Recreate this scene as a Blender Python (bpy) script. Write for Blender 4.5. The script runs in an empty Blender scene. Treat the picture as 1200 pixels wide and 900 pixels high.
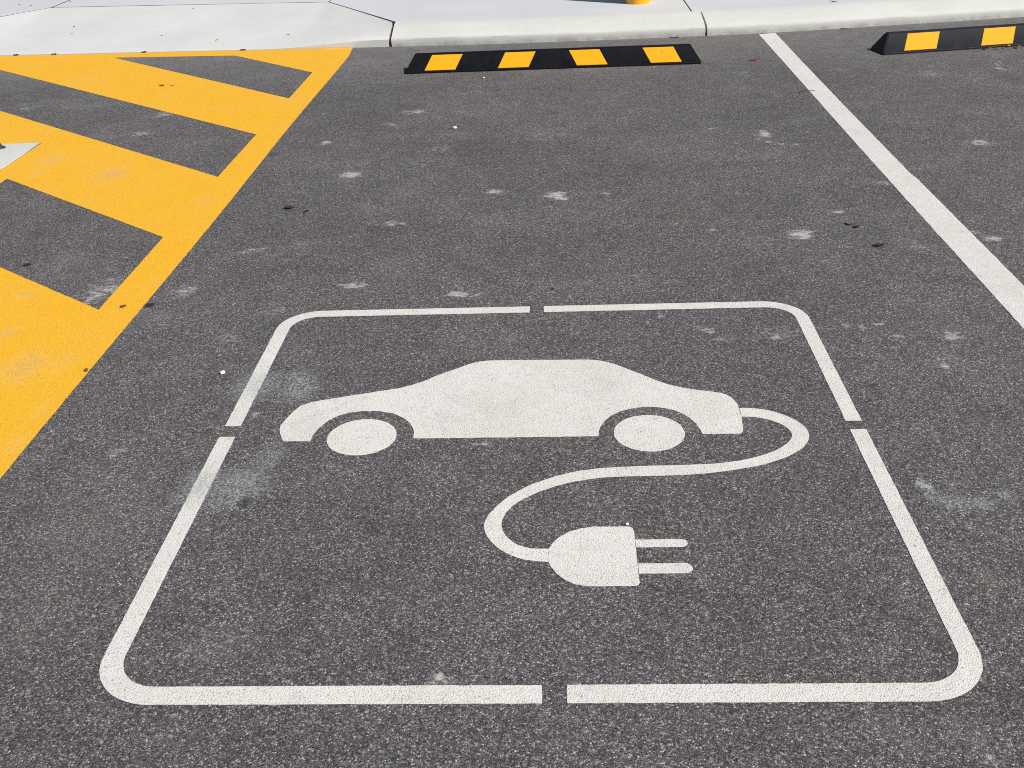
import bpy, bmesh, math, random
from mathutils import Vector, Matrix, noise
R = math.radians
rnd = random.Random(7)
sc = bpy.context.scene
COL = sc.collection

# ------------------------------------------------------------------ object helpers
def tag(o, label=None, cat=None, group=None, kind=None):
    if label: o['label'] = label
    if cat: o['category'] = cat
    if group: o['group'] = group
    if kind: o['kind'] = kind
    return o

def empty(name, loc, rz=0):
    o = bpy.data.objects.new(name, None); COL.objects.link(o)
    o.location = loc; o.rotation_euler = (0, 0, rz); o.empty_display_size = .1
    return o

def link(name, me, mat, parent=None, smooth=False):
    o = bpy.data.objects.new(name, me); COL.objects.link(o)
    if mat is not None and not me.materials: me.materials.append(mat)
    if smooth:
        for p in me.polygons: p.use_smooth = True
    if parent is not None: o.parent = parent
    return o

def from_bm(name, bm, mat, parent=None, smooth=False):
    bmesh.ops.recalc_face_normals(bm, faces=bm.faces)
    me = bpy.data.meshes.new(name); bm.to_mesh(me); bm.free()
    return link(name, me, mat, parent, smooth)

def ragged(loop, step=.012, amp=.0009, closed=True):
    """resample an outline and give it the slightly uneven edge of stencilled paint"""
    out = []
    n = len(loop)
    for i in range(n if closed else n - 1):
        a = Vector(loop[i]); b = Vector(loop[(i + 1) % n])
        d = b - a; L = d.length
        if L < 1e-6: continue
        nrm = Vector((-d.y, d.x)) / L
        k = max(1, int(L / step))
        for j in range(k):
            p = a + d * (j / k)
            w = noise.noise(Vector((p.x * 55, p.y * 55, 3.1))) * amp + noise.noise(Vector((p.x * 190, p.y * 190, 9.7))) * amp * .8
            out.append(p + nrm * w)
    return out

def sheet(name, loops, mat, parent=None, z=.0008, th=.0002, rag=True, org=(0, 0), step=.012, amp=.0009):
    """flat painted (or poured) area with holes: a filled 2D curve turned into a thin mesh slab"""
    cu = bpy.data.curves.new(name, 'CURVE'); cu.dimensions = '2D'; cu.fill_mode = 'BOTH'; cu.extrude = th
    for lp in loops:
        pts = ragged(lp, step, amp) if rag else [Vector(p) for p in lp]
        s = cu.splines.new('POLY'); s.points.add(len(pts) - 1)
        for q, p in zip(s.points, pts): q.co = (p[0] - org[0], p[1] - org[1], 0, 1)
        s.use_cyclic_u = True
    t = bpy.data.objects.new('tmp', cu); COL.objects.link(t)
    dg = bpy.context.evaluated_depsgraph_get(); dg.update()
    me = bpy.data.meshes.new_from_object(t.evaluated_get(dg))
    bpy.data.objects.remove(t); bpy.data.curves.remove(cu)
    me.name = name; me.materials.clear()
    me.transform(Matrix.Translation((0, 0, z)))
    return link(name, me, mat, parent)

def smooth_poly(pts, it=1, closed=False):
    p = [Vector(q) for q in pts]
    for _ in range(it):
        o = []
        n = len(p)
        if not closed: o.append(p[0])
        for i in range(n if closed else n - 1):
            a, b = p[i], p[(i + 1) % n]
            o += [a * .75 + b * .25, a * .25 + b * .75]
        if not closed: o.append(p[-1])
        p = o
    return p

# ------------------------------------------------------------------ node helpers
class G:
    def __init__(s, tree): s.t = tree
    def n(s, typ, ins=None, **props):
        nd = s.t.nodes.new(typ)
        for k, v in props.items(): setattr(nd, k, v)
        for k, v in (ins or {}).items():
            sk = nd.inputs[k]
            if isinstance(v, bpy.types.NodeSocket): s.t.links.new(v, sk)
            else: sk.default_value = v
        return nd
    def math(s, op, a, b=None, c=None, clamp=False):
        ins = {0: a}
        if b is not None: ins[1] = b
        if c is not None: ins[2] = c
        return s.n('ShaderNodeMath', ins, operation=op, use_clamp=clamp).outputs[0]
    def ramp(s, v, lo, hi, a=0., b=1., smooth=False):
        return s.n('ShaderNodeMapRange', {0: v, 1: lo, 2: hi, 3: a, 4: b},
                   interpolation_type='SMOOTHSTEP' if smooth else 'LINEAR', clamp=True).outputs[0]
    def mix(s, f, a, b, mode='MIX'):
        nd = s.n('ShaderNodeMix', data_type='RGBA', blend_type=mode, clamp_factor=True)
        for k, v in ((0, f), (6, a), (7, b)):
            if isinstance(v, bpy.types.NodeSocket): s.t.links.new(v, nd.inputs[k])
            else: nd.inputs[k].default_value = v
        return nd.outputs[2]
    def noise(s, vec, scale, detail=4, rough=.6, dim='3D'):
        return s.n('ShaderNodeTexNoise', {'Vector': vec, 'Scale': scale, 'Detail': detail, 'Roughness': rough}).outputs[0]

def C(r, g, b): return (r, g, b, 1)

def new_mat(name):
    m = bpy.data.materials.new(name); m.use_nodes = True
    t = m.node_tree; t.nodes.clear()
    g = G(t)
    out = g.n('ShaderNodeOutputMaterial'); bs = g.n('ShaderNodeBsdfPrincipled')
    t.links.new(bs.outputs[0], out.inputs[0])
    return m, g, bs

def setin(g, bs, **kw):
    for k, v in kw.items():
        k = k.replace('_', ' ')
        if isinstance(v, bpy.types.NodeSocket): g.t.links.new(v, bs.inputs[k])
        else: bs.inputs[k].default_value = v

# stains on the ground: (x, y, half width, half depth, strength), metres
CHALK = [(-0.686,5.172,0.107,0.068,0.5),(-0.781,4.944,0.041,0.047,0.45),(-1.037,4.665,0.032,0.043,0.7),(-0.841,4.168,0.057,0.071,0.7),(-0.507,4.503,0.097,0.093,0.3),(-0.577,4.296,0.108,0.123,0.22),(-0.239,3.899,0.039,0.041,0.6),(-0.59,3.583,0.062,0.054,0.4),(-1.117,3.499,0.019,0.027,0.4),(-1.039,3.346,0.06,0.042,0.35),(-0.998,3.36,0.018,0.025,0.7),(-1.163,3.006,0.049,0.064,0.55),(-0.636,3.022,0.067,0.034,0.6),(-0.299,2.931,0.047,0.039,0.7),(-0.855,2.837,0.052,0.088,0.3),(-0.925,2.667,0.054,0.069,0.28),(-1.23,3.448,0.062,0.053,0.25),(-1.429,3.014,0.1,0.131,0.5),(-1.961,4.908,0.051,0.066,0.5),(-1.97,5.275,0.064,0.074,0.5),(-2.763,5.512,0.073,0.084,0.35),(-2.434,5.489,0.096,0.082,0.25),(0.898,4.597,0.047,0.082,0.55),(0.692,4.704,0.041,0.043,0.3),(1.747,4.374,0.073,0.065,0.6),(1.214,3.877,0.037,0.042,0.5),(-0.005,3.839,0.048,0.06,0.85),(0.18,3.833,0.025,0.03,0.65),(0.125,3.619,0.018,0.027,0.3),(-0.043,3.706,0.037,0.028,0.3),(0.978,3.58,0.035,0.027,0.6),(0.801,3.364,0.05,0.057,0.85),(1.148,3.239,0.053,0.062,0.4),(0.522,3.425,0.023,0.033,0.45),(0.616,3.386,0.034,0.024,0.3),(1.408,3.29,0.048,0.04,0.6),(1.358,3.341,0.027,0.033,0.4),(0.65,3.804,0.068,0.049,0.22),(-0.065,4.66,0.137,0.126,0.25),(0.008,4.301,0.106,0.097,0.2),(1.003,5.783,0.089,0.082,0.25),(1.928,5.629,0.083,0.08,0.35),(1.516,5.812,0.052,0.063,0.3),(0.407,2.653,0.03,0.038,0.5),(0.434,2.593,0.036,0.032,0.35),(0.573,2.607,0.034,0.043,0.5),(0.283,2.749,0.019,0.023,0.4),(0.779,2.657,0.021,0.022,0.4),(0.826,2.644,0.014,0.028,0.6),(0.871,2.658,0.016,0.022,0.5),(0.897,2.587,0.027,0.021,0.45),(1.043,2.585,0.033,0.06,0.6),(0.966,2.416,0.017,0.058,0.5),(-0.022,2.955,0.021,0.039,0.3),(-1.034,2.06,0.02,0.032,0.5),(-0.746,2.22,0.017,0.017,0.5),(-0.22,1.324,0.023,0.02,0.65),(-0.309,1.345,0.038,0.025,0.22),(-0.262,1.254,0.033,0.011,0.25),(0.845,2.097,0.053,0.062,0.2),(0.761,1.874,0.03,0.036,0.4),(0.628,1.141,0.027,0.015,0.4),(0.269,1.59,0.022,0.025,0.3),(-0.193,2.072,0.055,0.015,0.3),(0.168,1.681,0.03,0.038,0.2),(0.86,4.52,0.021,0.02,0.6),(0.895,4.477,0.025,0.02,0.65),(0.942,4.439,0.028,0.019,0.6),(0.992,4.421,0.028,0.018,0.5),(2.367,5.876,0.013,0.044,0.6),(2.329,5.796,0.011,0.054,0.6),(2.312,5.714,0.021,0.042,0.65),(2.323,5.672,0.017,0.031,0.5),(-0.558,3.572,0.031,0.027,0.4),(-0.245,2.928,0.021,0.032,0.4),(-0.857,4.158,0.028,0.047,0.5),(0.777,3.342,0.028,0.024,0.5),(0.836,3.386,0.022,0.025,0.5),(0.02,3.807,0.029,0.03,0.6),(-0.027,3.871,0.023,0.03,0.6),(0.096,2.491,0.031,0.03,0.12),(0.875,3.168,0.105,0.103,0.16),(-0.923,3.284,0.117,0.128,0.16),(0.271,2.997,0.128,0.119,0.14),(-0.519,3.258,0.103,0.108,0.15),(1.08,2.886,0.072,0.077,0.16)]
SMEAR = [(-0.793,1.913,0.052,0.084,0.75),(-0.704,1.92,0.065,0.066,0.85),(-0.666,2.031,0.036,0.075,0.4),(-0.671,2.365,0.051,0.08,0.85),(-0.775,2.374,0.067,0.091,0.6),(0.754,1.874,0.019,0.033,0.55),(0.765,1.837,0.024,0.029,0.65),(0.802,1.811,0.034,0.025,0.6),(0.853,1.81,0.03,0.025,0.6),(0.91,1.836,0.026,0.029,0.65),(-0.695,2.427,0.023,0.039,0.6),(-0.714,1.852,0.056,0.033,0.5)]
TAN = [(0.782,1.574,0.031,0.039,0.55),(0.614,2.616,0.02,0.043,0.9),(-0.12,2.228,0.124,0.092,0.25),(-0.138,2.163,0.045,0.04,0.55),(-0.99,1.76,0.145,0.226,0.3),(-0.983,1.495,0.097,0.157,0.25),(0.684,2.305,0.029,0.044,0.22),(1.316,4.049,0.051,0.09,0.5),(1.318,3.878,0.031,0.063,0.4),(1.302,2.855,0.033,0.077,0.5),(0.34,2.296,0.041,0.044,0.2)]
OIL = [(-0.677,1.851,0.019,0.023,0.9),(-1.007,3.772,0.026,0.04,0.7),(-1.241,2.9,0.021,0.027,0.7),(-1.234,4.498,0.027,0.041,0.6),(1.029,3.247,0.024,0.023,0.7),(-0.473,3.109,0.011,0.014,0.4),(-0.418,4.56,0.338,0.244,0.14),(-0.907,5.052,0.168,0.197,0.18),(0.362,4.115,0.299,0.18,0.1),(-0.728,5.279,0.131,0.141,0.15)]
WORN = [(-1.865,4.261,0.098,0.156,0.9),(-2.223,4.504,0.072,0.117,0.8),(-2.207,4.292,0.046,0.081,0.7),(-1.449,2.506,0.072,0.123,0.9),(-1.351,2.527,0.034,0.067,0.6),(-1.299,2.268,0.031,0.086,0.5),(-1.672,3.007,0.051,0.045,0.9),(-1.751,4.698,0.244,0.076,0.35),(-1.358,3.889,0.048,0.087,0.4),(-1.291,3.088,0.023,0.075,0.5),(-1.291,2.105,0.029,0.06,0.7),(-2.706,6.121,0.213,0.149,0.4),(-1.598,2.726,0.036,0.051,0.8),(-1.648,5.869,0.148,0.109,0.3)]

def stain_group(name, lst, p=1.0):
    gt = bpy.data.node_groups.new(name, 'ShaderNodeTree')
    gt.interface.new_socket('Vector', in_out='INPUT', socket_type='NodeSocketVector')
    gt.interface.new_socket('Fac', in_out='OUTPUT', socket_type='NodeSocketFloat')
    g = G(gt)
    i = g.n('NodeGroupInput'); o = g.n('NodeGroupOutput')
    xy = g.n('ShaderNodeSeparateXYZ', {0: i.outputs[0]})
    acc = None; cur = g.n('ShaderNodeVectorMath', {0: i.outputs[0], 1: (1, 1, 0)}, operation='MULTIPLY').outputs[0]
    for x, y, a, b, s in lst:      # the running maximum rides along in z, so the chain is evaluated in order
        a *= 1.3; b *= 1.3
        mp = g.n('ShaderNodeMapping', {'Vector': cur, 'Location': (-x / a, -y / b, 0), 'Scale': (1 / a, 1 / b, 0)}, vector_type='POINT')
        ln = g.n('ShaderNodeVectorMath', {0: mp.outputs[0]}, operation='LENGTH').outputs['Value']
        v = g.ramp(ln, .08, 1.0, s, 0., smooth=True)
        if acc is not None: v = g.math('MAXIMUM', acc, v)
        acc = v
        cur = g.n('ShaderNodeCombineXYZ', {0: xy.outputs[0], 1: xy.outputs[1], 2: acc}).outputs[0]
    gt.links.new(acc, o.inputs[0])
    return gt

GR = {n: stain_group('stain_' + n, l) for n, l in (('chalk', CHALK), ('smear', SMEAR), ('tan', TAN), ('oil', OIL), ('worn', WORN))}

def relief_group():
    """the grain of the asphalt wearing course: stone cells, their random tone, and a height"""
    gt = bpy.data.node_groups.new('asphalt_grain', 'ShaderNodeTree')
    gt.interface.new_socket('Vector', in_out='INPUT', socket_type='NodeSocketVector')
    for n in ('Height', 'Tone', 'Edge', 'Fine', 'Tint'):
        gt.interface.new_socket(n, in_out='OUTPUT', socket_type='NodeSocketFloat')
    g = G(gt); i = g.n('NodeGroupInput'); o = g.n('NodeGroupOutput')
    w = g.n('ShaderNodeTexNoise', {'Vector': i.outputs[0], 'Scale': 90., 'Detail': 2.})
    wv = g.n('ShaderNodeVectorMath', {0: w.outputs['Color'], 1: (.5, .5, .5)}, operation='SUBTRACT').outputs[0]
    wv = g.n('ShaderNodeVectorMath', {0: wv, 3: .005}, operation='SCALE')
    v = g.n('ShaderNodeVectorMath', {0: i.outputs[0], 1: wv.outputs[0]}, operation='ADD').outputs[0]
    vo = g.n('ShaderNodeTexVoronoi', {'Vector': v, 'Scale': 310., 'Randomness': 1.}, feature='F1')
    vo2 = g.n('ShaderNodeTexVoronoi', {'Vector': v, 'Scale': 640., 'Randomness': 1.}, feature='F1')
    sp = g.n('ShaderNodeSeparateColor', {0: vo.outputs['Color']})
    sp2 = g.n('ShaderNodeSeparateColor', {0: vo2.outputs['Color']})
    dome = g.ramp(vo.outputs['Distance'], .12, .62, 1., 0., smooth=True)
    dome = g.math('MULTIPLY', dome, g.math('MULTIPLY_ADD', sp.outputs[1], .7, .3))
    fine = g.noise(i.outputs[0], 420., 3, .7)
    h = g.math('MULTIPLY_ADD', fine, .35, dome)
    gt.links.new(h, o.inputs['Height'])
    gt.links.new(sp.outputs[0], o.inputs['Tone'])
    gt.links.new(dome, o.inputs['Edge'])
    gt.links.new(sp2.outputs[0], o.inputs['Fine'])
    gt.links.new(sp.outputs[2], o.inputs['Tint'])
    return gt
GRAIN = relief_group()

def ground_common(g):
    pos = g.n('ShaderNodeNewGeometry').outputs['Position']
    flat = g.n('ShaderNodeVectorMath', {0: pos, 1: (1, 1, 0)}, operation='MULTIPLY').outputs[0]
    gr = g.n('ShaderNodeGroup', node_tree=GRAIN); g.t.links.new(flat, gr.inputs[0])
    # stain coordinates pushed about by noise so no stain has a clean oval outline
    nz = g.n('ShaderNodeTexNoise', {'Vector': flat, 'Scale': 16., 'Detail': 7., 'Roughness': .75})
    d = g.n('ShaderNodeVectorMath', {0: nz.outputs['Color'], 1: (.5, .5, .5)}, operation='SUBTRACT').outputs[0]
    d = g.n('ShaderNodeVectorMath', {0: d, 1: (.085, .085, 0)}, operation='MULTIPLY').outputs[0]
    sv = g.n('ShaderNodeVectorMath', {0: flat, 1: d}, operation='ADD').outputs[0]
    st = {}
    for k, gt in GR.items():
        q = g.n('ShaderNodeGroup', node_tree=gt); g.t.links.new(sv, q.inputs[0]); st[k] = q.outputs[0]
    return flat, gr, st

# asphalt -----------------------------------------------------------
def asphalt_mat():
    m, g, bs = new_mat('asphalt')
    flat, gr, st = ground_common(g)
    tone, fine, edge = gr.outputs['Tone'], gr.outputs['Fine'], gr.outputs['Edge']
    # bitumen film worn off some stones: a few pale ones, many mid, the rest black
    pale = g.ramp(tone, .80, 1.0, 0., 1.)
    mid = g.ramp(tone, .25, .8, 0., 1.)
    v = g.math('MULTIPLY_ADD', mid, .095, .092)
    v = g.math('MULTIPLY_ADD', pale, .22, v)
    v = g.math('MULTIPLY', v, g.ramp(edge, 0., .35, .6, 1.07))
    v = g.math('MULTIPLY', v, g.ramp(fine, 0., 1., .34, 1.66))
    vo3 = g.n('ShaderNodeTexVoronoi', {'Vector': flat, 'Scale': 95., 'Randomness': 1.}, feature='F1')
    c3 = g.n('ShaderNodeSeparateColor', {0: vo3.outputs['Color']}).outputs
    big3 = g.math('MULTIPLY', g.ramp(c3[0], .86, .9), g.ramp(vo3.outputs['Distance'], .26, .36, 1., 0.))      # the odd larger stone, polished pale or grey
    v = g.mix(g.math('MULTIPLY', big3, .75), v, g.math('MULTIPLY_ADD', c3[1], .28, .06))
    v = g.n('ShaderNodeSeparateColor', {0: v}).outputs[0]
    pit = g.ramp(g.noise(flat, 190., 3, .75), .31, .41, .12, 1.02)
    v = g.math('MULTIPLY', v, pit)
    big = g.noise(flat, 1.3, 5, .62)
    med = g.noise(flat, 9., 5, .65)
    clump = g.noise(flat, 70., 4, .8)
    v = g.math('MULTIPLY', v, g.ramp(big, .3, .7, .86, 1.14))
    v = g.math('MULTIPLY', v, g.ramp(med, .3, .7, .88, 1.12))
    v = g.math('MULTIPLY', v, g.ramp(clump, .25, .75, .72, 1.28))
    cool = g.n('ShaderNodeCombineColor', {0: .98, 1: .95, 2: 1.03}).outputs[0]
    warm = g.n('ShaderNodeCombineColor', {0: 1.08, 1: .965, 2: .86}).outputs[0]
    tint = g.mix(g.ramp(gr.outputs['Tint'], .35, .95), cool, warm)
    warmpatch = g.noise(flat, .8, 3, .5)
    tint = g.mix(g.ramp(warmpatch, .45, .65, 0., .3), tint, warm)
    base = g.n('ShaderNodeVectorMath', {0: tint, 3: v}, operation='SCALE')
    base = base.outputs[0]
    # dust lies on the stone tops and in patches
    grit = g.math('MULTIPLY', g.ramp(g.noise(flat, 150., 4, .8), .40, .60), g.ramp(edge, 0., .3, .35, 1.))
    wisp = g.noise(g.n('ShaderNodeMapping', {'Vector': flat, 'Scale': (26., 50., 1.)}).outputs[0], 1., 6, .72)
    def ragged(v, gain=1.):      # break a soft blob into ragged islands and wisps
        e = g.ramp(g.math('MULTIPLY_ADD', g.math('SUBTRACT', wisp, .5), 3.0, v), .18, .95, 0., 1., smooth=True)
        return g.math('MULTIPLY', g.math('MULTIPLY', e, g.math('POWER', v, .35)), gain, clamp=True)
    chalk = g.math('MULTIPLY', ragged(st['chalk'], 1.55), g.math('MULTIPLY_ADD', grit, .74, .26))
    base = g.mix(chalk, base, C(.74, .72, .69))
    sm0 = g.math('MULTIPLY', g.math('MULTIPLY', g.math('POWER', st['smear'], .7), 1.35, clamp=True), g.ramp(wisp, .3, .58, .4, 1.))
    smear = g.math('MULTIPLY', sm0, g.math('MULTIPLY', g.math('MULTIPLY_ADD', grit, .85, .06), g.ramp(g.noise(flat, 75., 4, .8), .40, .58, .25, 1.2)))
    base = g.mix(smear, base, C(.53, .54, .55))
    tn = g.math('MULTIPLY', st['tan'], g.math('MULTIPLY_ADD', grit, .5, .1))
    base = g.mix(tn, base, C(.40, .32, .26))
    film = g.math('MULTIPLY', g.ramp(g.noise(flat, 2.6, 6, .7), .56, .74), g.math('MULTIPLY_ADD', grit, .22, .03))
    base = g.mix(film, base, C(.46, .44, .42))
    # dust swept up against the kerb
    sep = g.n('ShaderNodeSeparateXYZ', {0: flat})
    near = g.math('MULTIPLY', g.ramp(sep.outputs[1], 5.5, 6.8, 0., .45, smooth=True), g.math('MULTIPLY_ADD', med, .9, .1))
    base = g.mix(near, base, C(.27, .26, .25))
    base = g.mix(g.math('MULTIPLY', st['oil'], .85), base, C(.018, .017, .016))
    bump = g.n('ShaderNodeBump', {'Strength': .7, 'Distance': .0015, 'Height': gr.outputs['Height']})
    setin(g, bs, Base_Color=base, Roughness=.88, Specular_IOR_Level=.28, Normal=bump.outputs[0])
    return m

def paint_mat(name, col, worn, wear=.5, speck=.5, stain=True, patchy=0.):
    m, g, bs = new_mat(name)
    flat, gr, st = ground_common(g)
    fine, edge, tone = gr.outputs['Fine'], gr.outputs['Edge'], gr.outputs['Tone']
    n1 = g.noise(flat, 3.2, 5, .65); n2 = g.noise(flat, 30., 4, .7)
    base = g.mix(g.ramp(n1, .35, .7, 0., .75), col, worn)
    base = g.mix(g.ramp(n2, .4, .75, 0., .35), base, worn)
    if patchy:      # film scuffed thin by tyres: chalky first, then the stones themselves
        lum = g.noise(flat, 2.1, 6, .75)
        zone = g.math('MAXIMUM', g.ramp(lum, .56, .74, 0., .55), st['worn'])
        pm = g.math('MULTIPLY', zone, g.ramp(g.noise(flat, 60., 5, .8), .40, .62))
        base = g.mix(g.math('MULTIPLY', pm, patchy), base, C(.80, .56, .26))
        bare = g.math('MULTIPLY', g.ramp(g.math('MULTIPLY_ADD', zone, .22, g.noise(flat, 130., 4, .8)), .68, .76), g.ramp(zone, .05, .3))
        base = g.mix(g.math('MULTIPLY', bare, .4), base, C(.34, .26, .16))
    else:           # rubbed, greyish drifts on the white
        rub = g.math('MULTIPLY', g.ramp(g.noise(flat, 6., 6, .72), .5, .68), g.ramp(g.noise(flat, 110., 4, .8), .4, .62))
        base = g.mix(g.math('MULTIPLY', rub, .42), base, C(.42, .41, .38))
    # pits between stones that the film does not bridge
    pits = g.math('MULTIPLY', g.ramp(edge, .0, .05, 1., 0.), g.ramp(g.math('ADD', fine, g.math('MULTIPLY', n2, .7)), 1.02, 1.22, 0., speck))
    base = g.mix(pits, base, C(.10, .095, .09))
    grit = g.ramp(g.noise(flat, 140., 4, .75), .35, .62)
    sm = g.math('MULTIPLY', st['smear'], g.math('MULTIPLY_ADD', g.ramp(g.noise(flat, 85., 4, .8), .42, .58), .62, .22))
    base = g.mix(sm, base, C(.27, .28, .27))
    base = g.mix(g.math('MULTIPLY', st['tan'], g.math('MULTIPLY_ADD', n2, .6, 0.)), base, C(.64, .56, .44))
    # chipped-away spots
    chip = g.math('MULTIPLY', g.ramp(g.noise(flat, 60., 5, .8), .70 - .05 * wear, .76 - .05 * wear), wear)
    base = g.mix(chip, base, C(.16, .15, .14))
    bump = g.n('ShaderNodeBump', {'Strength': .6, 'Distance': .0014, 'Height': gr.outputs['Height']})
    setin(g, bs, Base_Color=base, Roughness=.72, Specular_IOR_Level=.3, Normal=bump.outputs[0])
    return m

def concrete_mat(name, col, dark, grime=.35, foot=False):
    m, g, bs = new_mat(name)
    pos = g.n('ShaderNodeNewGeometry').outputs['Position']
    n1 = g.noise(pos, 1.7, 6, .6); n2 = g.noise(pos, 14., 6, .7); n3 = g.noise(pos, 240., 3, .7)
    streak = g.noise(g.n('ShaderNodeMapping', {'Vector': pos, 'Scale': (3., 22., 8.)}).outputs[0], 1., 5, .65)
    base = g.mix(g.ramp(n1, .35, .68, 0., .8), col, dark)
    base = g.mix(g.ramp(n2, .42, .7, 0., .4), base, dark)
    base = g.mix(g.ramp(streak, .5, .75, 0., .35), base, dark)
    base = g.mix(g.ramp(n3, .58, .75, 0., .3), base, C(.42, .42, .41))
    if foot:       # splash dirt along the foot of the kerb, then painted shade on its upright face
        z = g.n('ShaderNodeSeparateXYZ', {0: pos}).outputs[2]
        f = g.math('MULTIPLY', g.ramp(z, .012, .034, .8, 0.), g.ramp(n2, .35, .65))
        base = g.mix(f, base, C(.30, .25, .20))
        face_shade = g.ramp(z, .045, .056, .30, 0.)  # upright face greyed: its shade is put into the colour
        base = g.mix(face_shade, base, C(.40, .41, .41))
    sp = g.math('MULTIPLY', g.ramp(g.noise(pos, 70., 3, .6), .70, .76), grime)
    base = g.mix(sp, base, C(.25, .22, .19))
    bump = g.n('ShaderNodeBump', {'Strength': .35, 'Distance': .0012, 'Height': g.math('MULTIPLY_ADD', n2, .6, n3)})
    setin(g, bs, Base_Color=base, Roughness=.85, Specular_IOR_Level=.25, Normal=bump.outputs[0])
    return m

def simple_mat(name, col, alt, rough=.6, scale=40., amt=.6, spec=.4, bump=.0006, metallic=0.):
    m, g, bs = new_mat(name)
    co = g.n('ShaderNodeTexCoord').outputs['Object']
    n1 = g.noise(co, scale, 5, .65); n2 = g.noise(co, scale * 6, 3, .7)
    base = g.mix(g.ramp(n1, .4, .7, 0., amt), col, alt)
    base = g.mix(g.ramp(n2, .55, .75, 0., amt * .5), base, alt)
    b = g.n('ShaderNodeBump', {'Strength': .4, 'Distance': bump, 'Height': n2})
    setin(g, bs, Base_Color=base, Roughness=g.ramp(n1, .3, .7, rough - .08, rough + .1), Specular_IOR_Level=spec, Normal=b.outputs[0], Metallic=metallic)
    return m

def panel_mat():
    m, g, bs = new_mat('reflective_yellow')
    co = g.n('ShaderNodeNewGeometry').outputs['Position']
    n1 = g.noise(co, 14., 5, .7)
    base = g.mix(g.ramp(n1, .4, .7, 0., .35), C(.90, .385, .008), C(.86, .41, .03))
    scr = g.noise(g.n('ShaderNodeMapping', {'Vector': co, 'Scale': (12., 90., 90.)}).outputs[0], 1., 4, .6)
    base = g.mix(g.ramp(scr, .68, .74, 0., .55), base, C(.22, .12, .03))
    chip = g.ramp(g.noise(co, 45., 4, .75), .65, .70, 0., .85)
    base = g.mix(chip, base, C(.12, .08, .04))
    setin(g, bs, Base_Color=base, Roughness=.55, Specular_IOR_Level=.15)
    return m

M = {
    'asphalt': asphalt_mat(),
    'white': paint_mat('white_line_paint', C(.76, .748, .70), C(.67, .652, .60), .3, .65),
    'yellow': paint_mat('yellow_line_paint', C(.92, .468, .010), C(.89, .485, .040), .45, .6, patchy=.55),
    'kerb': concrete_mat('kerb_concrete', C(.645, .65, .605), C(.55, .555, .525), .3, True),
    'ramp': concrete_mat('ramp_concrete', C(.67, .67, .65), C(.58, .585, .575), .3),
    'path': concrete_mat('path_concrete', C(.62, .63, .645), C(.55, .565, .585), .3),
    'pad': concrete_mat('pad_concrete', C(.66, .66, .63), C(.56, .56, .54), .3),
    'joint': simple_mat('joint_filler', C(.02, .018, .016), C(.06, .05, .04), .95, 60.),
    'rust': simple_mat('joint_dirt', C(.20, .10, .05), C(.10, .06, .035), .95, 90.),
    'rubber': simple_mat('black_rubber', C(.006, .0065, .009), C(.012, .0125, .015), .55, 22., .6, .12),
    'rubber_dusty': simple_mat('dusty_rubber', C(.016, .018, .024), C(.028, .029, .032), .6, 22., .7, .15),
    'panel': panel_mat(),
    'bollard': simple_mat('yellow_enamel', C(.82, .42, .015), C(.78, .40, .02), .38, 12., .4, .5, .0002),
    'steel': simple_mat('weathered_steel', C(.10, .09, .085), C(.16, .09, .05), .55, 70., .7, .5, .0006, .6),
    'leaf_brown': simple_mat('dry_leaf_brown', C(.16, .075, .03), C(.26, .14, .06), .8, 60.),
    'leaf_red': simple_mat('dry_leaf_red', C(.30, .055, .02), C(.20, .06, .03), .75, 60.),
    'leaf_dark': simple_mat('dead_leaf_dark', C(.022, .017, .013), C(.05, .035, .025), .85, 60.),
    'leaf_tan': simple_mat('dry_leaf_tan', C(.42, .27, .11), C(.30, .17, .07), .8, 60.),
    'pebble': simple_mat('white_pebble', C(.78, .76, .72), C(.6, .57, .52), .7, 120., .5),
    'twig': simple_mat('twig_bark', C(.045, .03, .02), C(.09, .06, .04), .85, 120.),
}

# ------------------------------------------------------------------ ground
bm = bmesh.new()
for xy in ((-200, -200), (200, -200), (200, 200), (-200, 200)): bm.verts.new((*xy, 0))
bm.faces.new(bm.verts)
o = from_bm('parking_lot', bm, M['asphalt'])
tag(o, 'grey speckled asphalt of the car park, scuffed with chalky dust', None, None, 'structure')

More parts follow.
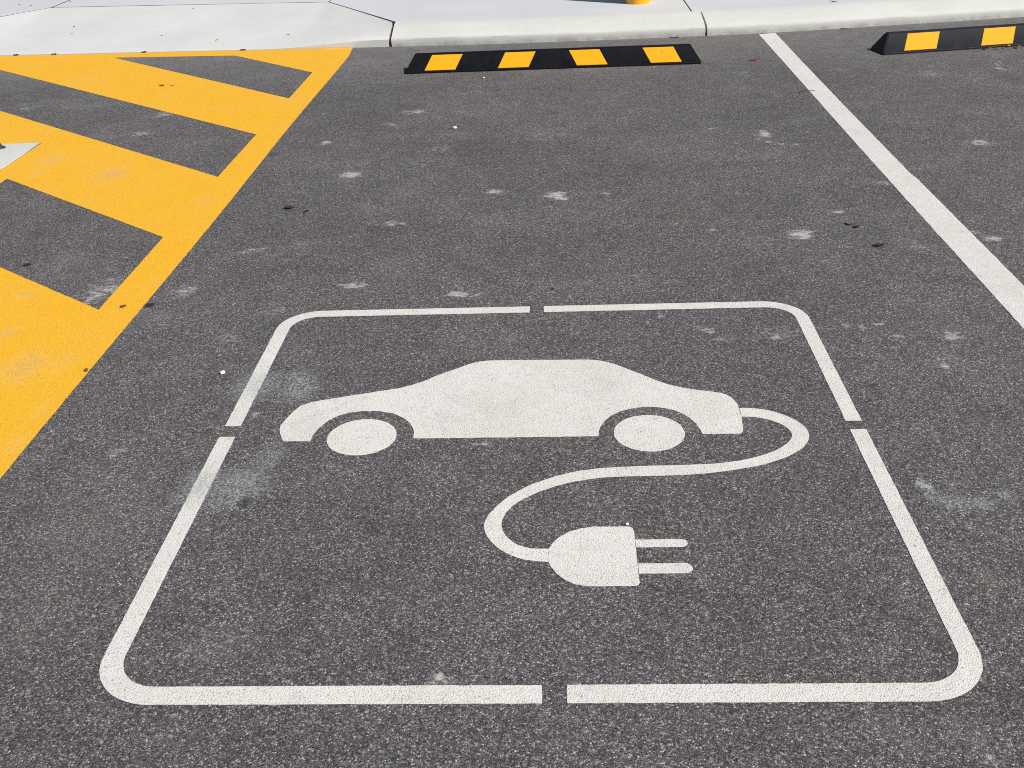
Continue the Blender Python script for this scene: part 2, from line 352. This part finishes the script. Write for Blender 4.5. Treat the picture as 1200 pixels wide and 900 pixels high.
# ------------------------------------------------------------------ kerb, ramp, path
KB = [(-1.041, 6.842), (-.4, 6.822), (.2, 6.826), (.94, 6.858), (1.33, 6.885), (1.81, 6.955), (2.4, 7.045), (3.0, 7.14), (4.0, 7.30), (6.0, 7.62), (9.0, 8.1)]
def xs(poly, x):
    for a, b in zip(poly, poly[1:]):
        if a[0] <= x <= b[0]:
            t = (x - a[0]) / (b[0] - a[0]); return a[1] + t * (b[1] - a[1])
    return poly[0][1] if x < poly[0][0] else poly[-1][1]
PROF = [(0, -.02), (0, .036), (.004, .048), (.014, .055), (.06, .0715), (.13, .093), (.17, .103), (.20, .1085), (.232, .110)]   # depth, height: upright foot, mountable slope, rounded brow
def kerb_strip(name, x0, x1, label, wob0=0., wob1=0.):
    bm = bmesh.new(); rows = []
    n = max(2, int((x1 - x0) / .04))
    for i in range(n + 1):
        t = i / n; x = x0 + (x1 - x0) * t
        y = xs(KB, x); yd = (xs(KB, x + .02) - xs(KB, x - .02)) / .04
        nx, ny = -yd / math.hypot(1, yd), 1 / math.hypot(1, yd)
        row = []
        for k, (d, h) in enumerate(PROF):
            e = 0.
            if i == 0: e = wob0 * (noise.noise(Vector((k * .9, 1.3, 0))))
            if i == n: e = wob1 * (noise.noise(Vector((k * .9, 4.3, 0))))
            jit = .0025 * noise.noise(Vector((x * 3, k * .5, 7)))
            row.append(bm.verts.new((x + nx * d + e, y + ny * d + jit, h + (.0015 * noise.noise(Vector((x * 5, k, 2))) if 0 < k < 7 else 0))))
        row.append(bm.verts.new((x + nx * .232, y + ny * .232, -.02)))
        rows.append(row)
    for a, b in zip(rows, rows[1:]):
        for k in range(len(a) - 1): bm.faces.new((a[k], b[k], b[k + 1], a[k + 1]))
    bm.faces.new(rows[0]); bm.faces.new(rows[-1])
    o = from_bm(name, bm, M['kerb'])
    for p in o.data.polygons: p.use_smooth = len(p.vertices) == 4
    o.data.set_sharp_from_angle(angle=R(38))
    return tag(o, label, None, None, 'structure')
kerb_strip('kerb', -1.024, .934, 'cream concrete kerb length behind the middle wheel stop', .006, .002)
kerb_strip('kerb', .946, 9.0, 'cream concrete kerb running right from the dark joint', .002)

# ramp: poured slab with a flush lip that rises into the kerb at either end
RB = [(-4.36, 7.02), (-3.608, 6.972), (-2.459, 6.911), (-1.85, 6.876), (-1.4, 6.858), (-1.042, 6.846)]
RT = [(-4.36, 7.25), (-3.764, 8.214), (-2.561, 8.10), (-1.628, 8.006), (-1.040, 7.074)]
def ramp():
    bm = bmesh.new(); rows = []
    N, K = 90, 22
    for i in range(N + 1):
        x = -4.36 + (4.36 - 1.042) * i / N
        yb, yt = xs(RB, x), xs(RT, x)
        # lip height: flush in the middle, kerb foot at the wings
        f = max(0., min(1., (x + 1.85) / .8)) if x > -3 else max(0., min(1., (-3.6 - x) / .7))
        f = f * f * (3 - 2 * f)
        lip = .008 + .040 * f
        row = [bm.verts.new((x, yb, -.02))]
        for k in range(K + 1):
            t = k / K
            z = lip + (.110 - lip) * (t ** (1 - .25 * f))
            if k == 0: z -= .004
            row.append(bm.verts.new((x, yb + (yt - yb) * t, z + .0012 * noise.noise(Vector((x * 2.5, t * 3, 0))))))
        row.append(bm.verts.new((x, yt, -.02)))
        rows.append(row)
    for a, b in zip(rows, rows[1:]):
        for k in range(len(a) - 1): bm.faces.new((a[k], b[k], b[k + 1], a[k + 1]))
    bm.faces.new(rows[0]); bm.faces.new(rows[-1])
    o = from_bm('kerb_ramp', bm, M['ramp'])
    for p in o.data.polygons: p.use_smooth = len(p.vertices) == 4
    o.data.set_sharp_from_angle(angle=R(30))
    return tag(o, 'pale concrete kerb ramp sloping down to the yellow hatching', None, None, 'structure')
ramp()

# packed dirt under every joint and gap
def slab(name, loop, z0, z1, mat, label, kind='structure', bev=.004):
    bm = bmesh.new()
    vs = [bm.verts.new((x, y, z0)) for x, y in loop]
    f = bm.faces.new(vs)
    r = bmesh.ops.extrude_face_region(bm, geom=[f])
    bmesh.ops.translate(bm, verts=[v for v in r['geom'] if isinstance(v, bmesh.types.BMVert)], vec=(0, 0, z1 - z0))
    bmesh.ops.recalc_face_normals(bm, faces=bm.faces)
    if bev:
        top = [e for e in bm.edges if all(abs(v.co.z - z1) < 1e-6 for v in e.verts)]
        bmesh.ops.bevel(bm, geom=top, offset=bev, segments=2, affect='EDGES', profile=.6)
    o = from_bm(name, bm, mat)
    return tag(o, label, None, None, kind)
slab('joint_filler', [(-4.40, 7.245), (-4.357, 7.247), (-3.764, 8.209), (-2.561, 8.095), (-1.631, 8.002), (-1.043, 7.071), (-1.0, 7.09), (.94, 7.10), (9, 8.35), (9, 12.95), (-9, 12.95), (-9, 7.65)], -.02, .1085, M['joint'],
     'dark sealant in the joints between the pale path slabs and the ramp', bev=0)
slab('joint_filler', [(-1.041, 6.852), (-1.029, 6.852), (-1.029, 7.05), (-1.041, 7.05)], -.02, .03, M['rust'], 'rusty brown dirt in the open joint between ramp and kerb', bev=0)

g_ = .0035
def back(x): 
    x2 = min(max(x, KB[0][0]), 9.)
    return xs(KB, x2) + .2365
bx1 = [x / 10 for x in range(-9, 9)]
front_mid = [(-1.016, 7.0795)] + [(x, back(x) + .001) for x in bx1] + [(.872 - g_, back(.87) + .001)]
slab('footpath', front_mid + [(.872 - g_, 13), (-1.632 + g_, 13), (-1.632 + g_, 8.029)], 0, .110, M['path'],
     'pale footpath slab holding the yellow bollard behind the kerb')
front_r = [(.872 + g_, back(.88) + .001)] + [(x / 5, xs(KB, x / 5) + .2385 * math.hypot(1, .16 if x / 5 > 1.4 else .05)) for x in range(5, 46)]
slab('footpath', front_r + [(9, 13), (.872 + g_, 13)], 0, .110, M['path'], 'pale footpath slab behind the right hand kerb length')
slab('footpath', [(-1.632 - g_, 8.029), (-1.632 - g_, 13), (-3.783 + g_, 13), (-3.767 + g_, 8.244), (-2.561, 8.124)], 0, .110, M['path'],
     'pale footpath slab at the top of the kerb ramp')
slab('footpath', [(-3.775 - g_, 8.244), (-3.786 - g_, 13), (-9, 13), (-9, 7.6), (-4.385, 7.262)], 0, .110, M['path'],
     'pale footpath slab in the far left corner of the view')
# short kerb on the far side of the ramp
bm = bmesh.new()
a = [bm.verts.new((-4.372, 7.025 + d, h)) for d, h in PROF] + [bm.verts.new((-4.372, 7.257, -.02))]
b = [bm.verts.new((-9, 7.36 + d, h)) for d, h in PROF] + [bm.verts.new((-9, 7.592, -.02))]
for k in range(len(a) - 1): bm.faces.new((a[k], b[k], b[k + 1], a[k + 1]))
bm.faces.new(a); bm.faces.new(b)
tag(from_bm('kerb', bm, M['kerb']), 'concrete kerb length to the left of the ramp', None, None, 'structure')

# ------------------------------------------------------------------ charging bay marking
X0, X1, Y0, Y1 = -.809, .695, 1.266, 2.831
WL, WR, WB, WT = .0385, .0366, .0412, .0418
RO, RI = .118, .078
def corner(cx, cy, r, a0, a1, n=14): return [(cx + r * math.cos(R(a0 + (a1 - a0) * i / n)), cy + r * math.sin(R(a0 + (a1 - a0) * i / n))) for i in range(n + 1)]
sym = empty('charging_bay_symbol', ((X0 + X1) / 2, Y0, 0))
ORG = ((X0 + X1) / 2, Y0)
tag(sym, 'white painted frame on asphalt enclosing a car with charging cable and plug', 'road marking')
skew = lambda pts: [(x + .006 * (y - Y0) / (Y1 - Y0) * 0, y + .0015 * math.sin(x * 5)) for x, y in pts]
TL = [(-.087, Y1)] + corner(X0 + RO, Y1 - RO, RO, 90, 180) + [(X0, 2.168), (X0 + WL, 2.168)] + corner(X0 + WL + RI, Y1 - WT - RI, RI, 180, 90) + [(-.087, Y1 - WT)]
BL = [(X0, 2.119)] + corner(X0 + RO, Y0 + RO, RO, 180, 270) + [(-.0405, Y0), (-.0405, Y0 + WB)] + corner(X0 + WL + RI, Y0 + WB + RI, RI, 270, 180) + [(X0 + WL, 2.119)]
BR = [(.0, Y0)] + corner(X1 - RO, Y0 + RO, RO, 270, 360) + [(X1, 2.109), (X1 - WR, 2.109)] + corner(X1 - WR - RI, Y0 + WB + RI, RI, 360, 270) + [(.0, Y0 + WB)]
TR = [(X1, 2.147)] + corner(X1 - RO, Y1 - RO, RO, 0, 90) + [(-.046, Y1), (-.046, Y1 - WT)] + corner(X1 - WR - RI, Y1 - WT - RI, RI, 90, 0) + [(X1 - WR, 2.147)]
for lp in (TL, BL, BR, TR): sheet('frame_line', [skew(lp)], M['white'], sym, org=ORG)

car_top = [(-.65, 2.0955), (-.657, 2.109), (-.667, 2.133), (-.672, 2.151), (-.673, 2.168), (-.667, 2.199), (-.658, 2.232), (-.645, 2.262), (-.627, 2.277), (-.607, 2.286),
       (-.55, 2.304), (-.489, 2.322), (-.411, 2.345), (-.378, 2.361), (-.344, 2.386), (-.322, 2.408), (-.234, 2.475), (-.212, 2.485), (-.185, 2.489), (-.128, 2.489),
       (-.016, 2.486), (.074, 2.483), (.107, 2.475), (.139, 2.456), (.171, 2.427), (.214, 2.387), (.241, 2.360), (.271, 2.336), (.311, 2.317), (.341, 2.306), (.372, 2.298),
       (.393, 2.290), (.404, 2.281), (.413, 2.267), (.420, 2.246), (.423, 2.229), (.4225, 2.2155), (.4225, 2.174), (.418, 2.122), (.415, 2.106), (.407, 2.0975), (.322, 2.0985)]
def arch(cx, cy, r, a0, a1): return corner(cx, cy, r, a0, a1, 22)
car = car_top + [(.319, 2.121), (.312, 2.147), (.301, 2.173), (.287, 2.192), (.269, 2.209), (.249, 2.220), (.226, 2.2265), (.193, 2.2275), (.164, 2.221), (.139, 2.208), (.117, 2.189), (.102, 2.167), (.091, 2.140), (.085, 2.117), (.084, 2.096)] \
    + [(-.116, 2.097), (-.346, 2.0995)] + [(-.347, 2.125), (-.352, 2.147), (-.364, 2.173), (-.383, 2.197), (-.409, 2.217), (-.443, 2.2295), (-.487, 2.232), (-.518, 2.225), (-.542, 2.211), (-.560, 2.191), (-.573, 2.167), (-.581, 2.142), (-.586, 2.118), (-.5865, 2.094)]
co = sheet('car_silhouette', [car], M['white'], sym, org=ORG)
for cx, cy in ((-.468, 2.1104), (.2009, 2.1077)):
    sheet('wheel', [corner(cx, cy, .0815, 0, 354, 59)], M['white'], co, org=ORG)

cab_o = [(.4235, 2.2150), (.451, 2.214), (.480, 2.207), (.511, 2.190), (.533, 2.170), (.550, 2.146), (.561, 2.121), (.563, 2.098), (.559, 2.075), (.550, 2.053), (.534, 2.030), (.511, 2.008), (.479, 1.986), (.434, 1.965), (.390, 1.951), (.333, 1.938), (.281, 1.931), (.222, 1.928), (.153, 1.9275), (.124, 1.927), (.083, 1.924), (.055, 1.918), (.024, 1.910), (.001, 1.901), (-.034, 1.884), (-.072, 1.859), (-.104, 1.827), (-.121, 1.795), (-.1265, 1.767), (-.125, 1.742), (-.115, 1.716), (-.096, 1.691), (-.073, 1.678), (-.046, 1.6745), (-.0305, 1.6745)]
cab_i = [(.4235, 2.1745), (.454, 2.171), (.482, 2.160), (.506, 2.140), (.520, 2.118), (.525, 2.097), (.521, 2.076), (.509, 2.056), (.491, 2.036), (.466, 2.017), (.435, 2.000), (.395, 1.985), (.357, 1.976), (.319, 1.971), (.268, 1.969), (.207, 1.968), (.166, 1.967), (.114, 1.964), (.076, 1.960), (.036, 1.952), (.015, 1.945), (-.024, 1.928), (-.073, 1.898), (-.108, 1.865), (-.125, 1.845), (-.150, 1.803), (-.162, 1.768), (-.161, 1.743), (-.154, 1.716), (-.136, 1.686), (-.113, 1.661), (-.086, 1.644), (-.059, 1.6365), (-.0315, 1.6335)]
sheet('cable', [[tuple(v) for v in smooth_poly(cab_o, 2)] + [tuple(v) for v in reversed(smooth_poly(cab_i, 2))]], M['white'], sym, org=ORG)
plug = [(-.030, 1.6750), (-.024, 1.692), (-.010, 1.711), (.012, 1.730), (.035, 1.741), (.059, 1.7455), (.131, 1.745), (.138, 1.740), (.140, 1.728), (.1395, 1.570), (.138, 1.564), (.133, 1.5595), (.043, 1.5590), (.018, 1.566), (.000, 1.579), (-.016, 1.598), (-.026, 1.619), (-.031, 1.633)]
pl = sheet('plug', [plug], M['white'], sym, org=ORG)
for y0, y1, xe in ((1.676, 1.7015, .243), (1.595, 1.626, .243)):
    r = (y1 - y0) / 2
    sheet('prong', [[(.1405, y0)] + corner(xe - r, y0 + r, r, -90, 90, 8) + [(.1405, y1)]], M['white'], pl, org=ORG)

# ------------------------------------------------------------------ bay line and hatching
LX = [(1.262, 6.848), (1.255, 5.6), (1.248, 4.6), (1.2445, 3.9), (1.243, 2.6), (1.241, 1.0), (1.239, -.6)]
RX = [(1.350, -.6), (1.351, 1.0), (1.353, 2.6), (1.352, 3.90), (1.349, 3.95), (1.346, 4.0), (1.350, 5.0), (1.358, 6.0), (1.368, 6.872)]
o = sheet('bay_line', [LX + RX], M['white'], None, amp=.0016, step=.02)
tag(o, 'straight white bay line running from kerb between the two wheel stops', 'road marking')

XR, XI, XL, XLo = -1.258, -1.391, -3.66, -3.79
def yb(x): return xs(RB, x) - .006
outer = [(XR + .004 * math.sin(y * 2.2), y) for y in [(-.6 + i * .3) for i in range(25)]] + [(-1.272, yb(-1.28))] + [(x, yb(x)) for x in (-1.6, -2.0, -2.46, -3.0, -3.6, -3.79)] + [(XLo, -.6)]
sl = .84
def band(yu, yl, x0=XL, x1=XI, su=sl, slw=sl):
    return [(x0, yu + su * (x1 - x0)), (x1, yu), (x1, yl), (x0, yl + slw * (x1 - x0))]
holes = [[(-2.787, 6.785), (-1.992, 6.722), (-1.391, 6.154), (-1.390, 5.532)],
         band(4.835, 4.189),
         [(-2.303, 4.246), (-1.391, 3.491), (-1.388, 2.875), (-2.303, 3.580)],
         [(-2.88, 4.725), (-2.88, 4.00), (XL, 4.60), (XL, 5.37)],
         band(2.18, 1.53), band(.87, .22)]
pad_h = [(-2.80, 4.39), (-2.3885, 4.39), (-2.3885, 4.788), (-2.80, 4.788)]
o = sheet('hatched_marking', [outer] + holes + [pad_h], M['yellow'], None, amp=.0016, step=.02)
tag(o, 'yellow painted diagonal hatching beside the bay at the foot of the ramp', 'road marking')

# square footing flush with the paint
pad = empty('concrete_pad', (-2.594, 4.589, 0))
sheet('slab', [[(-2.797, 4.393), (-2.3925, 4.393), (-2.3925, 4.784), (-2.797, 4.784)]], M['pad'], pad, z=.003, th=.0025, rag=False, org=(-2.594, 4.589))
tag(pad, 'pale square concrete pad let into the yellow hatching at left edge', 'concrete pad')
bm = bmesh.new()
bmesh.ops.create_cone(bm, cap_ends=True, segments=6, radius1=.016, radius2=.014, depth=.014, matrix=Matrix.Translation((.045, .122, .0125)))
bmesh.ops.create_cone(bm, cap_ends=True, segments=20, radius1=.026, radius2=.025, depth=.003, matrix=Matrix.Translation((.045, .122, .0072)))
bmesh.ops.create_cone(bm, cap_ends=True, segments=12, radius1=.0085, radius2=.0075, depth=.012, matrix=Matrix.Translation((.045, .122, .0255)))
from_bm('bolt', bm, M['steel'], pad)

# ------------------------------------------------------------------ wheel stops
LEN = 1.65
def wheel_stop(loc, rz, rubber, label):
    root = empty('wheel_stop', loc, rz)
    tag(root, label, 'wheel stop', 'rubber wheel stops in front of the kerb')
    prof = [(0, 0), (0, .007), (.002, .0095), (.006, .0105), (.078, .0835), (.082, .088), (.089, .0905), (.112, .0905), (.119, .0875), (.124, .082), (.160, .012), (.160, 0)]
    ins = lambda z: .052 * (max(0, z - .012) / .078) ** .9
    bm = bmesh.new(); L, Rr = [], []
    n = 36; rows = []
    for i in range(n + 1):
        row = []
        for y, z in prof:
            a = ins(z); x = a + (LEN - 2 * a) * i / n
            s = .0008 * noise.noise(Vector((x * 6, y * 20, z * 20)))
            row.append(bm.verts.new((x, y + s * (z > .02), z + s * (z > .02))))
        rows.append(row)
    for a, b in zip(rows, rows[1:]):
        for k in range(len(prof)): bm.faces.new((a[k], b[k], b[(k + 1) % len(prof)], a[(k + 1) % len(prof)]))
    e = [bm.faces.new(rows[0]), bm.faces.new(rows[-1])]
    ed = [x for f in e for x in f.edges]
    bmesh.ops.recalc_face_normals(bm, faces=bm.faces)
    bmesh.ops.bevel(bm, geom=ed, offset=.004, segments=2, affect='EDGES')
    body = from_bm('body', bm, rubber, root, True)
    body.data.set_sharp_from_angle(angle=R(32))
    # reflective panels: leaning parallelograms, mirrored about the middle
    ang = math.atan2(.073, .072); c, s = math.cos(ang), math.sin(ang); sl_ = math.hypot(.072, .073)
    for b0, b1, lean in ((.108, .280, .042), (.519, .690, .042), (.960, 1.131, -.042), (1.370, 1.542, -.042)):
        bm = bmesh.new()
        q = [(b0, .03), (b1, .03), (b1 + lean, .99), (b0 + lean, .99)]
        top = []; bot = []
        for x, t in q:
            d = t * sl_
            y = .006 + c * d; z = .0105 + s * d
            bot.append(bm.verts.new((x, y, z)))
            top.append(bm.verts.new((x, y - s * .0032, z + c * .0032)))
        bm.faces.new(top); bm.faces.new(bot)
        for k in range(4): bm.faces.new((top[k], top[(k + 1) % 4], bot[(k + 1) % 4], bot[k]))
        bmesh.ops.recalc_face_normals(bm, faces=bm.faces)
        te = [e for e in bm.edges if all(v in top for v in e.verts)]
        bmesh.ops.bevel(bm, geom=te, offset=.0012, segments=1, affect='EDGES')
        from_bm('reflective_panel', bm, M['panel'], root)
    return root
wheel_stop((-.840, 6.030, .0005), R(.65), M['rubber'], 'black wheel stop with four yellow panels, in the middle bay below the bollard')
wheel_stop((1.827, 6.122, .0005), R(9.2), M['rubber_dusty'], 'dustier wheel stop at right with leaf litter along its foot').scale = (1.1, 1.1, 1.1)

# ------------------------------------------------------------------ bollard
bo = empty('bollard', (.562, 7.508, .110))
tag(bo, 'yellow steel bollard standing on the footpath behind the kerb', 'bollard')
def lathe(name, prof, mat, parent, seg=40):
    bm = bmesh.new(); rings = []
    for r, z in prof:
        rings.append([bm.verts.new((r * math.cos(2 * math.pi * k / seg), r * math.sin(2 * math.pi * k / seg), z)) for k in range(seg)] if r > 1e-5 else [bm.verts.new((0, 0, z))])
    for a, b in zip(rings, rings[1:]):
        for k in range(seg):
            k2 = (k + 1) % seg
            if len(b) == 1: bm.faces.new((a[k], a[k2], b[0]))
            elif len(a) == 1: bm.faces.new((a[0], b[k2], b[k]))
            else: bm.faces.new((a[k], a[k2], b[k2], b[k]))
    o = from_bm(name, bm, mat, parent, True); o.data.set_sharp_from_angle(angle=R(40)); return o
lathe('post', [(0, 0), (.083, 0), (.083, 1.02), (0, 1.02)], M['bollard'], bo)
lathe('cap', [(0, 1.0205), (.0845, 1.0205), (.0845, 1.035), (.078, 1.055), (.060, 1.075), (.032, 1.086), (0, 1.089)], M['bollard'], bo)

# ------------------------------------------------------------------ litter
def leaf(name, x, y, L, W, mat, label, cat='leaf', group=None, z=.001, rz=None, curl=.3):
    seed = rnd.random() * 50
    rz = rnd.uniform(0, 6.28) if rz is None else rz
    bm = bmesh.new(); N, K = 8, 4; rows = []
    for i in range(N + 1):
        t = i / N
        w = W * .5 * math.sin(math.pi * min(1, t * .96 + .03)) ** .8 * (1 + .22 * noise.noise(Vector((t * 6, seed, 0))))
        row = []
        for k in range(-K, K + 1):
            u = k / K
            zz = L * curl * (.25 * abs(u) ** 1.4 * (W / L) + .28 * (t - .4) ** 2) + L * .07 * noise.noise(Vector((t * 4, u * 2, seed)))
            row.append(bm.verts.new((L * (t - .5), w * u, max(zz, 0) + L * .02)))
        rows.append(row)
    for a, b in zip(rows, rows[1:]):
        for k in range(2 * K): bm.faces.new((a[k], b[k], b[k + 1], a[k + 1]))
    bmesh.ops.recalc_face_normals(bm, faces=bm.faces)
    bmesh.ops.solidify(bm, geom=bm.faces[:], thickness=.0006)
    o = from_bm(name, bm, mat, None, True)
    o.location = (x, y, z); o.rotation_euler = (rnd.uniform(-.12, .12), rnd.uniform(-.12, .12), rz)
    return tag(o, label, cat, group)
def pebble(name, x, y, r, mat, label, group=None, z=0.):
    bm = bmesh.new(); bmesh.ops.create_icosphere(bm, subdivisions=3, radius=r)
    sd = rnd.random() * 30
    for v in bm.verts:
        d = v.co.normalized(); v.co = d * r * (1 + .28 * noise.noise(d * 1.6 + Vector((sd, 0, 0)))); v.co.z *= .75; v.co.x *= 1.15
    o = from_bm(name, bm, mat, None, True); o.location = (x, y, z + r * .62); o.rotation_euler.z = rnd.uniform(0, 6)
    return tag(o, label, 'pebble', group)

pebble('pebble', -.89, 2.444, .0068, M['pebble'], 'white pebble left of the painted frame near the car nose')
pebble('pebble', -.466, 4.833, .0085, M['pebble'], 'small white pebble on asphalt near the left end of the black wheel stop')
pebble('pebble', .128, 1.722 + .03, .0035, M['pebble'], 'tiny pale pebble beside the upper prong of the painted plug')
pebble('pebble', -.39, 5.86, .006, M['pebble'], 'white stone chip just below the middle wheel stop')
leaf('leaf', 1.104, 6.094, .060, .032, M['leaf_red'], 'red brown leaf on asphalt beside the top of the white bay line', rz=.4, curl=.5)
leaf('leaf', -1.003, 3.772, .038, .026, M['leaf_dark'], 'dark dead leaf on asphalt right of the yellow hatching', rz=.2, curl=.35)
leaf('leaf', -.930, 3.727, .026, .018, M['leaf_dark'], 'small dark leaf scrap beside the larger dark dead leaf', rz=1.2)
leaf('leaf', .984, 3.450, .030, .022, M['leaf_brown'], 'crumpled brown leaf left of the white bay line', rz=2.6, curl=.5)
leaf('leaf', 1.000, 3.420, .026, .018, M['leaf_dark'], 'dark scrap touching the crumpled brown leaf', rz=.3, curl=.5)
leaf('leaf', 1.029, 3.247, .044, .020, M['leaf_dark'], 'flat dark leaf nearer the camera left of the bay line', rz=.1, curl=.25)
leaf('leaf', -1.238, 2.897, .030, .020, M['leaf_dark'], 'dark crumb of leaf touching the yellow edge line', rz=.5)
leaf('leaf', .548, 5.988, .040, .022, M['leaf_tan'], 'tan leaf at the foot of the middle wheel stop', rz=.1, curl=.5)
leaf('leaf', .405, 3.492, .022, .013, M['leaf_tan'], 'tiny tan leaf in the middle of the bare asphalt bay', rz=.7)
leaf('leaf', -2.191, 5.922, .040, .020, M['leaf_brown'], 'brown leaf pieces on the topmost wide yellow stripe', rz=-.4, z=.004)
leaf('leaf', -2.130, 5.915, .026, .014, M['leaf_tan'], 'tan leaf scrap right of the brown piece on the top yellow stripe', rz=.1, z=.004)
leaf('leaf', -1.317, 2.891, .020, .014, M['leaf_brown'], 'small brown leaf on the yellow edge line beside the lowest grey gap', rz=.5, z=.004)
leaf('leaf', -1.268, 2.474, .016, .012, M['leaf_brown'], 'little brown leaf at the right edge of the lower yellow line', rz=2.1, z=.004)
leaf('leaf', -1.776, 3.254, .026, .018, M['leaf_dark'], 'dark leaf in the lowest grey gap of the yellow hatching', rz=.3)
leaf('leaf', -.02, 2.954, .012, .009, M['leaf_dark'], 'tiny black crumb above the gap in the frame top', rz=.3)
leaf('leaf', .74, 6.828, .060, .020, M['leaf_brown'], 'brown leaf against the kerb foot left of the dark kerb joint', rz=.05, curl=.4)
leaf('leaf', 1.80, 6.925, .045, .016, M['leaf_dark'], 'dark leaf against the kerb foot right of the bay line', rz=.1, curl=.4)
leaf('leaf', 1.80, 7.26, .05, .012, M['leaf_dark'], 'curved dark leaf lying on the path above the right kerb', rz=2.5, z=.111, curl=.6)
for i, (x, y) in enumerate([(2.40, 6.196), (2.436, 6.208), (2.464, 6.192), (2.495, 6.222), (2.515, 6.205), (2.545, 6.228), (2.573, 6.215), (2.608, 6.240), (2.63, 6.222), (2.53, 6.185), (2.58, 6.195), (2.47, 6.172), (2.66, 6.238)]):
    leaf('leaf', x, y - .006, rnd.uniform(.022, .040), rnd.uniform(.010, .018), M[rnd.choice(['leaf_brown', 'leaf_tan', 'leaf_brown', 'leaf_dark'])],
         'dry leaf in the litter heaped along the foot of the right wheel stop', 'leaf', 'leaf litter at the right wheel stop', .001 + .004 * (i % 3), None, .55)
CR = 'small dark crumb of leaf scattered on the pale ramp or path slab'
def ramp_z(x, y):
    t = (y - xs(RB, x)) / (xs(RT, x) - xs(RB, x)); return .008 + .102 * max(0, min(1, t))
for x, y in ((-2.631, 7.286), (-2.213, 7.119), (-3.36, 7.62), (-3.30, 7.42), (-2.62, 8.00), (-1.75, 7.18)):
    leaf('leaf_crumb', x, y, rnd.uniform(.014, .024), .012, M['leaf_brown'], CR, 'leaf', 'leaf crumbs on the concrete', ramp_z(x, y) + .001)
for x, y in ((-4.10, 8.42), (-3.98, 8.36), (-3.72, 8.47), (-3.2, 8.6)):
    leaf('leaf_crumb', x, y, rnd.uniform(.018, .028), .015, M['leaf_brown'], CR, 'leaf', 'leaf crumbs on the concrete', .111)
KC = 'small dark leaf crumb caught along the foot of the kerb ramp'
for x, y in ((-3.493, 6.962), (-3.235, 6.947), (-2.633, 6.917), (-1.98, 6.88)):
    leaf('leaf_crumb', x, y, rnd.uniform(.03, .045), .018, M['leaf_dark'], KC, 'leaf', 'leaf crumbs along the ramp foot', .005, rnd.uniform(-.3, .3))

# twig
def twig(x, y, L, rz, label):
    bm = bmesh.new(); N = 10; rings = []
    for i in range(N + 1):
        t = i / N; r = .0022 * (1 - .5 * t)
        c = Vector((L * (t - .5), .010 * math.sin(t * 4), .0025 + .004 * math.sin(t * 3.1)))
        rings.append([bm.verts.new(c + Vector((0, r * math.cos(a), r * math.sin(a)))) for a in [k * math.pi / 3 for k in range(6)]])
    for a, b in zip(rings, rings[1:]):
        for k in range(6): bm.faces.new((a[k], b[k], b[(k + 1) % 6], a[(k + 1) % 6]))
    bm.faces.new(rings[0]); bm.faces.new(rings[-1])
    o = from_bm('twig', bm, M['twig'], None, True); o.location = (x, y, .001); o.rotation_euler.z = rz
    tag(o, label, 'twig')
twig(1.236, 5.327, .085, .35, 'thin dark twig crossing the left edge of the white bay line')

# ------------------------------------------------------------------ camera, light
cam = bpy.data.cameras.new('camera'); co_ = bpy.data.objects.new('camera', cam); COL.objects.link(co_)
r_ = Vector((.99876177, .03194827, -.03813437)); u_ = Vector((.01832815, .47632272, .87907949)); f_ = Vector((-.04624933, .87868992, -.47514737))
mw = Matrix(((r_.x, u_.x, -f_.x, 0), (r_.y, u_.y, -f_.y, 0), (r_.z, u_.z, -f_.z, 1.275), (0, 0, 0, 1)))
co_.matrix_world = mw
cam.sensor_width = 36; cam.sensor_fit = 'HORIZONTAL'; cam.lens = 36 * 1242.773 / 1200
cam.clip_start = .05; cam.clip_end = 1000
sc.camera = co_

EL = R(44); AZ = math.atan2(.845, -.535)
sun = bpy.data.lights.new('sun', 'SUN'); so = bpy.data.objects.new('sun', sun); COL.objects.link(so)
sun.energy = 4.85; sun.angle = R(.53); sun.color = (1, .955, .89)
d = Vector((math.sin(AZ) * math.cos(EL), math.cos(AZ) * math.cos(EL), math.sin(EL)))
so.rotation_euler = (-d).to_track_quat('-Z', 'Y').to_euler(); so.location = d * 30
w = bpy.data.worlds.new('World'); sc.world = w; w.use_nodes = True
nt = w.node_tree; bg = nt.nodes['Background']
sky = nt.nodes.new('ShaderNodeTexSky'); sky.sky_type = 'NISHITA'; sky.sun_disc = False
sky.sun_elevation = EL; sky.sun_rotation = AZ; sky.air_density = 1.0; sky.dust_density = .6; sky.ozone_density = 1.0
nt.links.new(sky.outputs[0], bg.inputs[0]); bg.inputs[1].default_value = .062
sc.view_settings.view_transform = 'Standard'; sc.view_settings.look = 'None'
sc.view_settings.exposure = 0.; sc.view_settings.gamma = 1.; sc.view_settings.use_curve_mapping = False
sc.render.engine = 'CYCLES'
sc.cycles.use_denoising = False
sc.cycles.filter_width = 1.0
